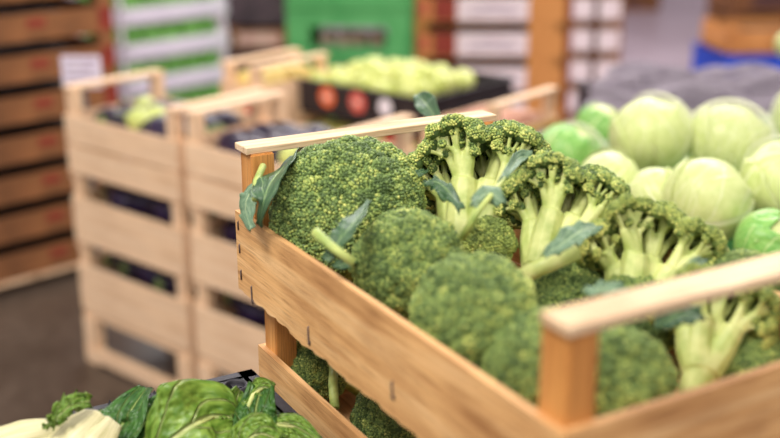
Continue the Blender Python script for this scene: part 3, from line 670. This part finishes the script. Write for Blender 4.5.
for S_, nm in ((S1, 'left'), (S2, 'right')):
    w1 = 'the left pale stack' if nm == 'left' else 'the pale stack nearest the broccoli'
    pale('pale crate of eggplants at the bottom of '+w1, (S_.x, S_.y, .153), 'low')
    pale('pale crate of eggplants in the middle of '+w1, (S_.x, S_.y, .344), 'mid')
    pale('pale two slat crate on top of '+w1, (S_.x, S_.y, .532), 'tall')
    lay = [(.532+.138, 4, 5, None, .006, 'top'), (.344+.128, 3, 4, (0, 1, 2, 3), 0, 'middle'), (.153+.135, 3, 4, (0, 1, 2, 3), 0, 'bottom')]
    for (z, nx, ny, rows, hp, w2) in lay:
        P = crate_pts(S_, rb, U2-.10, V2-.14, z, nx, ny, rs, .005, rows, hp)
        if w2 == 'top':
            sq = [P[k] for k in ((2, 7, 14) if nm == 'left' else (1,))]; P = [p for p in P if p not in sq]
            scatter(K_squash, [(p[0], p[1], p[2]+.016) for p in sq], 'round pale green squash in the top crate of '+w1, 'pale green squashes in the top crate of '+w1, rs, True)
        scatter(K_egg, P, 'dark purple eggplant in the %s crate of %s' % (w2, w1), 'eggplants in the %s crate of %s' % (w2, w1), rs)
        if w2 != 'top':                      # crates packed full: a lower row seen through the gaps
            P = crate_pts(S_, rb, U2-.12, V2-.17, z-.065, 2, 4, rs, .004, (0, 1, 2, 3), 0)
            scatter(K_egg, P, 'dark purple eggplant low in the %s crate of %s' % (w2, w1), 'lower eggplants in the %s crate of %s' % (w2, w1), rs)

# pale crate of lemons behind them
E0 = at(219, 60, .76)+ub*.15+vb*.075
ep = wood_crate('pale crate of yellow fruit behind the eggplant stacks', (E0.x, E0.y, .57), rb, .30, .15, .130, .187, pal='pale', slats=[(.006, .130)], pw=.026, pl=.030, rt=.010, seed=95)
box('red_label', ep, M['redsticker'], -.1525, -.1503, -.068, -.030, .03, .12, .0004)
for k, zz in enumerate((0, .19, .38)): copy_thing(ep, (E0.x, E0.y, zz), (0, 0, rb), 'pale crate in the stack under the lemons, %s' % ['lowest', 'second from the floor', 'directly under the top one'][k])
scatter(K_lemon, crate_pts(E0, rb, .22, .08, .57+.120, 4, 2, rs, .005, None, .010), 'yellow lemon in the pale crate behind the eggplants', 'lemons in the pale crate', rs)

# ================================================================== BLACK CRATES OF APPLES
D0 = at(289, 77, .70); U3, V3 = .40, .51; DC = D0+ub*U3/2+vb*V3/2
names = ['lowest of the black apple stack', 'second from the floor in the black apple stack', 'directly under the topmost apple crate', 'topmost of the apple stack']
for k in range(4):
    t_ = plastic_crate('black plastic crate, '+names[k], (DC.x, DC.y, .0+.2015*k), rb, U3, V3, .20 if k < 3 else .098, M['blackback'], panel=(.0, .56 if k < 3 else 1.0))
    if k == 3:
        top = t_
for (yy, r_, m_, in_) in ((.10, .031, 'orange', 'labelpink'), (-.015, .031, 'redsticker', 'labelpink'), (-.115, .024, 'white', 'whitecard')):
    V_, F_ = lathe([(.0001, .0016), (r_*.9, .0016), (r_, .0008), (r_, 0)], 24); V_ = [(-z-U3/2-.0045, y+yy, x+.058) for x, y, z in V_]
    o = link('sticker', mesh_np('sticker', V_, F_, M[m_], False), top); o['label'] = {'orange': 'round orange sticker', 'redsticker': 'round coral sticker', 'white': 'round white sticker'}[m_]
    V_, F_ = lathe([(.0001, .0026), (r_*.42, .0024), (r_*.45, .0016)], 16); V_ = [(-z-U3/2-.0045, y+yy, x*.8+.058) for x, y, z in V_]
    link('sticker_mark', mesh_np('sticker_mark', V_, F_, M[in_], False), o)
scatter(K_apple, crate_pts(DC-vb*.03-ub*.01, rb, .33, .42, .6045+.076, 4, 5, rs, .010, None, .028), 'pale yellow green apple heaped in the topmost black crate', 'apples in the topmost black crate', rs, True)
scatter(K_apple, crate_pts(DC, rb, .32, .43, .403+.135, 4, 6, rs, .003, None, 0), 'pale green apple in the black crate under the topmost one', 'apples in the second black crate', rs, True)
scatter(K_tomato, crate_pts(DC-ub*.14+vb*.12, rb, .05, .10, .403+.165, 1, 2, rs, .002), 'red tomato beside the lower apples', 'tomatoes beside the lower apples', rs, True)

# crate of sweet potatoes to their right
PC = at(497, 99, .78)+ub*.135-vb*.11
pc = [wood_crate('printed pale crate of sweet potatoes behind the far rail', (PC.x, PC.y, .575), rb, .27, .22, .12, .19, pal='pale', slats=[(.004, .12)], pw=.022, pl=.026, seed=90)]
for q in [c_ for c_ in pc[0].children if (c_.name.startswith('handle_rail') and max(v_.co.y for v_ in c_.data.vertices) > 0)]: bpy.data.objects.remove(q)
for q in [c_ for c_ in pc[0].children if (c_.name.startswith('corner_post') and max(v_.co.y for v_ in c_.data.vertices) > 0)]:
    for v_ in q.data.vertices: v_.co.z = min(v_.co.z, .12)
sh = box('printed_end_sheet', pc[0], M['yellowprint'], -.128, .128, -.1125, -.1105, .012, .115, .0005)
bm = bmesh.new(); bmesh.ops.create_cone(bm, cap_ends=True, segments=24, radius1=.034, radius2=.034, depth=.001); bm.transform(Matrix.Translation((.06, -.113, .065))@Matrix.Rotation(PI/2, 4, 'X')@Matrix.Scale(1.3, 4, (1, 0, 0))); link('label_mark', bm_mesh('label_mark', bm, M['label']), sh)
box('red_stripe', sh, M['redsticker'], -.12, -.02, -.1135, -.1122, .018, .040, .0003)
for k, zz in enumerate((0, .19, .382)): copy_thing(pc[0], (PC.x, PC.y, zz), (0, 0, rb), 'printed pale crate in the stack below the sweet potatoes, ' + ['lowest', 'second from the floor', 'third from the floor'][k])
scatter(K_potato, crate_pts(PC, rb, .20, .14, .575+.095, 4, 2, rs, .006, None, .02), 'pinkish brown sweet potato in the printed pale crate', 'sweet potatoes in the printed crate', rs)

# ================================================================== BROWN CARTONS
def tray(label, loc, rot, U, V, H, gap, m, prints=(), group=None, name='cardboard_box', cr_=0):
    """open stacking carton: low walls, taller corners; prints: (x0,x1,z0,z1,material,part) on the front (-y) face"""
    t_ = thing(name, label, 'box', loc, rot, group); bm = bmesh.new(); w_ = .006
    add_box(bm, -U/2, U/2, -V/2, V/2, 0, .005)
    for s_ in (-1, 1):
        x0, x1 = sorted((s_*U/2, s_*(U/2-w_))); add_box(bm, x0, x1, -V/2, V/2, .004, H-gap, .001)
        y0, y1 = sorted((s_*V/2, s_*(V/2-w_))); add_box(bm, -U/2, U/2, y0, y1, .004, H-gap, .001)
        for q in (-1, 1):
            x0, x1 = sorted((s_*U/2, s_*(U/2-.05))); y0, y1 = sorted((q*V/2, q*(V/2-.05))); add_box(bm, x0, x1, y0, y1, H-gap-.002, H-.0005, .001)
    if cr_: add_box(bm, U/2-cr_, U/2, -V/2, -V/2+.05, H-gap-.002, H-.0005, .001)
    link('carton_tray', bm_mesh('carton_tray', bm, M[m]), t_)
    box('inner_shade', t_, M['shadow_inside'], -U/2+.03, U/2-.03, -V/2+.03, V/2-.03, .006, H-gap-.035)  # dark block inside: shade of the carton gaps put in as colour
    for (x0, x1, z0, z1, mm, part, *marks) in prints:
        o = box(part, t_, M[mm], x0, x1, -V/2-.0016, -V/2-.0002, z0, z1, .0003)
        for (a0, a1, b0, b1, m2) in marks: box('print', o, M[m2], a0, a1, -V/2-.0024, -V/2-.0014, b0, b1, .0002)
    return t_
ORD = ['lowest', 'second from the floor', 'third from the floor', 'fourth from the floor', 'fifth from the floor', 'sixth from the floor', 'seventh from the floor', 'eighth from the floor', 'topmost']
r1 = math.radians(44); a1 = Vector((math.cos(r1), math.sin(r1), 0)); n1_ = Vector((-math.sin(r1), math.cos(r1), 0))
corner = at(126, 262, 0)+Vector((.02, 0, 0)); LC = corner-a1*.34+n1_*.22
proto_t = None
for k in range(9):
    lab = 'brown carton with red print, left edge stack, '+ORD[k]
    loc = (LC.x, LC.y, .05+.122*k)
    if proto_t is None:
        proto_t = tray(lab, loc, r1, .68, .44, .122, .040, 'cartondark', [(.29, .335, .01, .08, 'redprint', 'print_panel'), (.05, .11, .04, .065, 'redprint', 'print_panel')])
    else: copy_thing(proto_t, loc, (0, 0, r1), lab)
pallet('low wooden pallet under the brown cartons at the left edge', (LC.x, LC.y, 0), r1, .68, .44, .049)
sgp = at(78, 69, .80); 
sg = thing('price_sign', 'pale lilac paper sign standing above the left pale crate', 'sign', (S1-ub*.0+ub*.20-vb*.16)[:2]+(.0,) if False else (at(78, 84, .755).x-.014, at(78, 84, .755).y+.09, .0), 0)
box('sign_pole', sg, M['metal'], -.006, .006, .002, .012, 0, .80, .001); card = box('sign_card', sg, M['whitecard'], -.052, .052, 0, .0025, .725, .812, .0005)
for k in range(4): box('print', card, M['mark'], -.042, .042-.014*(k % 2), -.0006, .0004, 0.795-.019*k, .801-.019*k, 0)

Q = Vector((.115+.35, 5.1+.2, 0)); r2 = math.radians(0); pt = None
for k in range(5):
    lab = 'orange brown carton with wide white label in the middle stack, '+ORD[k]; loc = (Q.x, Q.y, .10+.162*k)
    if pt is None: pt = tray(lab, loc, r2, .70, .40, .162, .048, 'carton', [(-.155, .175, .006, .113, 'label', 'label_panel', (-.10, .13, .040, .054, 'mark'), (-.06, .10, .070, .080, 'mark')), (-.265, -.158, .006, .113, 'redprint', 'print_panel'), (-.325, -.295, .03, .10, 'redsticker', 'print_panel')], cr_=.17)
    else: copy_thing(pt, loc, (0, 0, r2), lab)
pallet('pallet under the orange brown carton stack', (Q.x, Q.y, 0), r2, .70, .42, .099)
Q2 = Vector((.95, 5.25, 0)); pt = None
for k in range(7):
    lab = 'small carton with two white labels in the narrow stack, '+ORD[k]; loc = (Q2.x, Q2.y, .0+.145*k)
    if pt is None: pt = tray(lab, loc, 0, .255, .30, .145, .018, 'cartondark', [(-.105, -.012, .02, .115, 'label', 'label_panel'), (.018, .115, .02, .115, 'label', 'label_panel'), (-.125, -.107, .01, .12, 'redprint', 'print_panel'), (-.010, .016, .01, .12, 'darkmark', 'print_panel')])
    else: copy_thing(pt, loc, (0, 0, 0), lab)

# ================================================================== WHITE BOXES OF GREENS
r3 = math.radians(48); a3 = Vector((math.cos(r3), math.sin(r3), 0)); n3 = Vector((-a3.y, a3.x, 0))
WC = at(124, 101, .30)+a3*.31+n3*.2
V_, F_ = lumpy(.072, .072, .056, .0, 1); V_ = V_*(1+.16*np.array([noise.noise(Vector(v)*55)+.6*abs(noise.noise(Vector(v)*120)) for v in V_]))[:, None]
K_let = thing('lettuce', 'x', 'lettuce'); link('leaves', mesh_np('leaves', V_, F_, M['leafgreen'], True), K_let)
A = Acc(); A.add(*tube_np([(0, 0, -.05), (0, 0, -.03)], [.012, .015], 10)); link('stem_base', A.mesh('stem_base', M['stempale']), K_let)
for k in range(5):
    t_ = thing('foam_box', 'white foam box of lettuce in the far left stack, '+ORD[k], 'box', (WC.x, WC.y, .155*k), r3)
    bm = bmesh.new(); add_box(bm, -.30, .30, -.2, .2, 0, .012)
    for s_ in (-1, 1):
        x0, x1 = sorted((s_*.30, s_*.275)); add_box(bm, x0, x1, -.2, .2, .01, .070, .003); y0, y1 = sorted((s_*.2, s_*.175)); add_box(bm, -.30, .30, y0, y1, .01, .070, .003)
        for q in (-1, 1): x0, x1 = sorted((s_*.29, s_*.275)); y0, y1 = sorted((q*.19, q*.17)); add_box(bm, x0, x1, y0, y1, .06, .1545, .003)
    link('foam_tray', bm_mesh('foam_tray', bm, M['white']), t_)
    box('film_strip', t_, M['whitecard'], -.27, .27, -.203, -.2005, .02, .05, .0005)
    if k == 4: box('lid', t_, M['white'], -.305, .305, -.205, .205, .155, .20, .004)
    P = crate_pts((WC.x, WC.y), r3, .53, .35, .155*k+.098, 5, 3, rs, .008)
    scatter(K_let, P, 'green lettuce in the white foam box, box %s' % ORD[k], 'lettuces in the %s foam box' % ORD[k], rs, True)

# dark crates with one brown carton among them
GC = Vector((-.66, 5.75, 0))
for k, (hh, mm) in enumerate(((.2, 'g'), (.17, 'g'), (.13, 'c'), (.17, 'g'))):
    zb_ = (0, .201, .372, .503)[k]
    if mm == 'g': plastic_crate('dark purple grey crate in the far stack by the green crates, '+ORD[k], (GC.x, GC.y, zb_), 0, .36, .34, hh, M['grey'])
    else: tray('mauve brown carton between dark grey crates', (GC.x, GC.y, zb_), 0, .33, .32, hh, .02, 'cartondark', [(-.12, .10, .03, .09, 'labelpink', 'label_panel')])

# ================================================================== GREEN CRATES
GQ = Vector((-.172, 5.1, 0))
for k, nm in enumerate(('lowest', 'second', 'third', 'topmost')):  # topmost crate added out of view to darken the slot below
    plastic_crate('bright green plastic crate with long hand slot, %s of four, the topmost one added unseen' % nm, (GQ.x, GQ.y, .226*k), math.radians(-5), .56, .38, .225, M['greenplastic'], slot=(.20, .62), wall=.008)
scatter(K_onion, crate_pts(GQ, math.radians(-5), .30, .20, .226*2+.062, 4, 3, rs, .006), 'brown and white onion seen through the slot of the third green crate', 'onions in the third green crate', rs, True)
scatter(K_onion, crate_pts(GQ, math.radians(-5), .30, .20, .226*1+.062, 4, 3, rs, .006), 'brown and white onion inside the second green crate', 'onions in the second green crate', rs, True)

# ================================================================== CABBAGES UNDER NETTING
CBr = math.radians(30); CC = Vector((.74, 1.80, 0))
plastic_crate('deep green plastic bin full of white cabbages', (CC.x, CC.y, .50), CBr, .72, .66, .30, M['greenplastic'], name='cabbage_bin', wall=.008, rim=.016)
tb2 = thing('low_table', 'low grey table under the green cabbage bin', 'table', (CC.x, CC.y, 0), CBr)
box('table_top', tb2, M['table'], -.36, .36, -.32, .32, .47, .4995, .003)
for sx in (-1, 1):
    for sy in (-1, 1): box('leg', tb2, M['metal'], sx*.33-.02, sx*.33+.02, sy*.29-.02, sy*.29+.02, 0, .47, .002)
def cabbage_kind(outer):
    t_ = thing('cabbage', 'x', 'cabbage')
    n, mth = 40, 28; V_ = []; UV = []; F_ = []
    for i in range(n+1):
        th = PI*i/n
        for j in range(mth+1):
            ph = 2*PI*j/mth; fl = noise.noise(Vector((math.cos(ph)*1.4, math.sin(ph)*1.4, th)))*.03
            r = 1+fl-.02*abs(math.sin(ph*2.5+th*1.4))**6; V_.append((r*math.sin(th)*math.cos(ph), r*math.sin(th)*math.sin(ph), .92*r*math.cos(th))); UV.append((1-i/n, (j/mth*3) % 1.0 if j < mth else 1))
    for i in range(n):
        for j in range(mth): a = i*(mth+1)+j; F_.append((a, a+mth+1, a+mth+2, a+1))
    link('heart', mesh_np('heart', np.array(V_)*.07, F_, M['cabbage'], True, uv=UV), t_)
    for k in range(outer):
        V_ = []; UV = []; F_ = []; a0 = 2*PI*k/outer+.4
        for i in range(25):
            for j in range(25):
                t0, s_ = i/24, j/24*2-1; th = PI*(.98-.72*t0); hw = 1.15*math.sin(PI*min(1, .12+t0*.83))**.7; ph = a0+s_*hw
                r = 1.02+.012*k+.03*t0**4+.015*abs(s_)**3+.02*noise.noise(Vector((t0*5, s_*4, k)))+.03*t0**3*math.sin(s_*9+k)
                V_.append((r*math.sin(th)*math.cos(ph), r*math.sin(th)*math.sin(ph), .93*r*math.cos(th))); UV.append((t0, (s_+1)/2))
        for i in range(24):
            for j in range(24): a = i*25+j; F_.append((a, a+1, a+26, a+25))
        o = link('outer_leaf', mesh_np('outer_leaf', np.array(V_)*.07, F_, M['cabbageouter' if outer > 2 else 'cabbage'], True, uv=UV), t_); solid(o, .0012)
    return t_
K_cab, K_cabg = cabbage_kind(2), cabbage_kind(4)
cabs = [(650, 135, .885, .90, 0, 'big round white cabbage highest on the heap, left of the top row'), (728, 143, .875, .92, 0, 'wide white cabbage at the top of the heap, right of the highest one'),
        (610, 182, .85, .68, 0, 'smaller white cabbage at the left flank of the heap'), (568, 158, .80, .85, 1, 'greenish cabbage at the far left of the heap beside the broccoli'),
        (655, 196, .85, .60, 0, 'white cabbage wedged under the highest one'), (706, 200, .86, .84, 0, 'broad white cabbage in the middle of the front row'),
        (784, 180, .87, .84, 0, 'ribbed white cabbage cut by the right edge of the frame'), (600, 128, .80, .7, 1, 'green leafed cabbage behind the highest white one'),
        (768, 244, .83, .62, 1, 'bright green leafed cabbage low at the right edge'), (672, 245, .80, .62, 1, 'green leafed cabbage low at the front of the bin'), (812, 118, .86, .9, 0, 'white cabbage mostly beyond the right edge')]
sph = []; used = {0: 0, 1: 0}
for k, (px, py, z, s_, g, lb) in enumerate(cabs):
    src = K_cabg if g else K_cab; p = at(px, py, z); rot = (.9+rs.uniform(-.5, .5), rs.uniform(-.5, .5), rs.uniform(0, 6.28))
    if not used[g]: o = src; o.location = p; o.rotation_euler = rot; o['label'] = lb; o.scale = (s_,)*3; used[g] = 1
    else: o = copy_thing(src, p, rot, lb, None, (s_,)*3)
    sph.append((p.x, p.y, p.z, .0755*s_))
# lower layer that carries the heap
for k in range(12):
    fx, fy = (k % 4-1.5)*.155, (k//4-1)*.17; x = CC.x+fx*math.cos(CBr)-fy*math.sin(CBr); y = CC.y+fx*math.sin(CBr)+fy*math.cos(CBr)
    copy_thing(K_cabg, (x, y, .70 if (k % 2) else .69), (.6, .2*k, k), 'green leafed cabbage in the lower layer of the bin', 'lower layer of cabbages', (1, 1, 1))
# folded net behind and a fine net over the heap
def drape(a, b):
    c, s_ = math.cos(CBr), math.sin(CBr); lx, ly = (a-.5)*.66, (b-.5)*.60; x, y = CC.x+lx*c-ly*s_, CC.y+lx*s_+ly*c; z = .812
    for (sx_, sy_, sz_, r_) in sph:
        r_ = r_*1.03+.002; q = r_*r_*1.02-(x-sx_)**2-(y-sy_)**2
        if q > 0: z = max(z, sz_+math.sqrt(q)*.95)
    return (x, y, z)
def net_obj(name, label, fn, nx, ny, th, m):
    V_ = [fn(i/(nx-1), j/(ny-1)) for i in range(nx) for j in range(ny)]; F_ = [(i*ny+j, i*ny+j+1, (i+1)*ny+j+1, (i+1)*ny+j) for i in range(nx-1) for j in range(ny-1)]
    o = link(name, mesh_np(name, V_, F_, m, False)); tag(o, label, 'net'); md = o.modifiers.new('threads', 'WIREFRAME'); md.thickness = th; md.use_even_offset = False; return o
def fold(k):
    def fn(a, b):
        x = .40+a*.95+b*.24; y = 2.26+b*.82+a*.12+.03*k
        z = .765+.045*math.sin(PI*min(1, b*1.05))+.018*math.sin(a*21+b*9+k*2)+.012*math.sin(b*30+a*5+k)-.035*a-.055*b*b-.030*k
        return (x, y, z)
    return fn
net_obj('fine_net', 'fine pale net stretched over the heap of white cabbages', drape, 105, 96, .0007, M['netfine'])
net_obj('folded_net', 'bunched lilac grey netting lying behind the white cabbages', fold(0), 150, 100, .0030, M['net'])
net_obj('folded_net', 'lower fold of lilac grey netting under the bunched net', fold(1.7), 150, 100, .0030, M['net'])
plastic_crate('dark crate under the bunched netting', (1.04, 2.70, .42), math.radians(8), .95, .72, .30, M['grey'])
plastic_crate('dark crate standing on the floor below the netting', (1.04, 2.70, .10), math.radians(8), .95, .72, .315, M['grey'])
pallet('pallet under the dark crates of netting', (1.04, 2.70, 0), math.radians(8), .95, .72, .099)
ball = copy_thing(K_cab, at(790, 45, .785), (.5, .3, 1), 'white cabbage lying on the netting at the right edge', None, (.62,)*3)

# ================================================================== FAR RIGHT: BLUE CRATE, BROWN BOXES
BQ = Vector((1.95, 5.75, 0))
plastic_crate('bright blue plastic crate on the floor under another blue one', (BQ.x, BQ.y, 0), .1, .58, .4, .20, M['blue'])
plastic_crate('bright blue plastic crate under a brown box', (BQ.x, BQ.y, .201), .1, .58, .4, .160, M['blue'])
tray('plain brown box standing on the blue crates', (BQ.x+.06, BQ.y+.02, .362), .1, .62, .38, .13, .01, 'carton')
for k, (x, y, nm) in enumerate(((2.9, 8.6, 'left'), (3.75, 8.5, 'right'))):
    for j in range(3): tray('dull brown carton far back, %s pile, %s' % (nm, ORD[j]), (x, y, .2*j), .1, .7, .5, .2, .03, 'cartondark', [(-.2, .1, .05, .14, 'darkmark', 'print_panel')])
for j in range(2): tray('wide brown carton far behind the floor strip, '+['lower', 'upper'][j], (2.0, 10.3, .18*j), 0, .9, .5, .18, .02, 'cartondark', [(-.3, .3, .05, .12, 'darkmark', 'print_panel')])
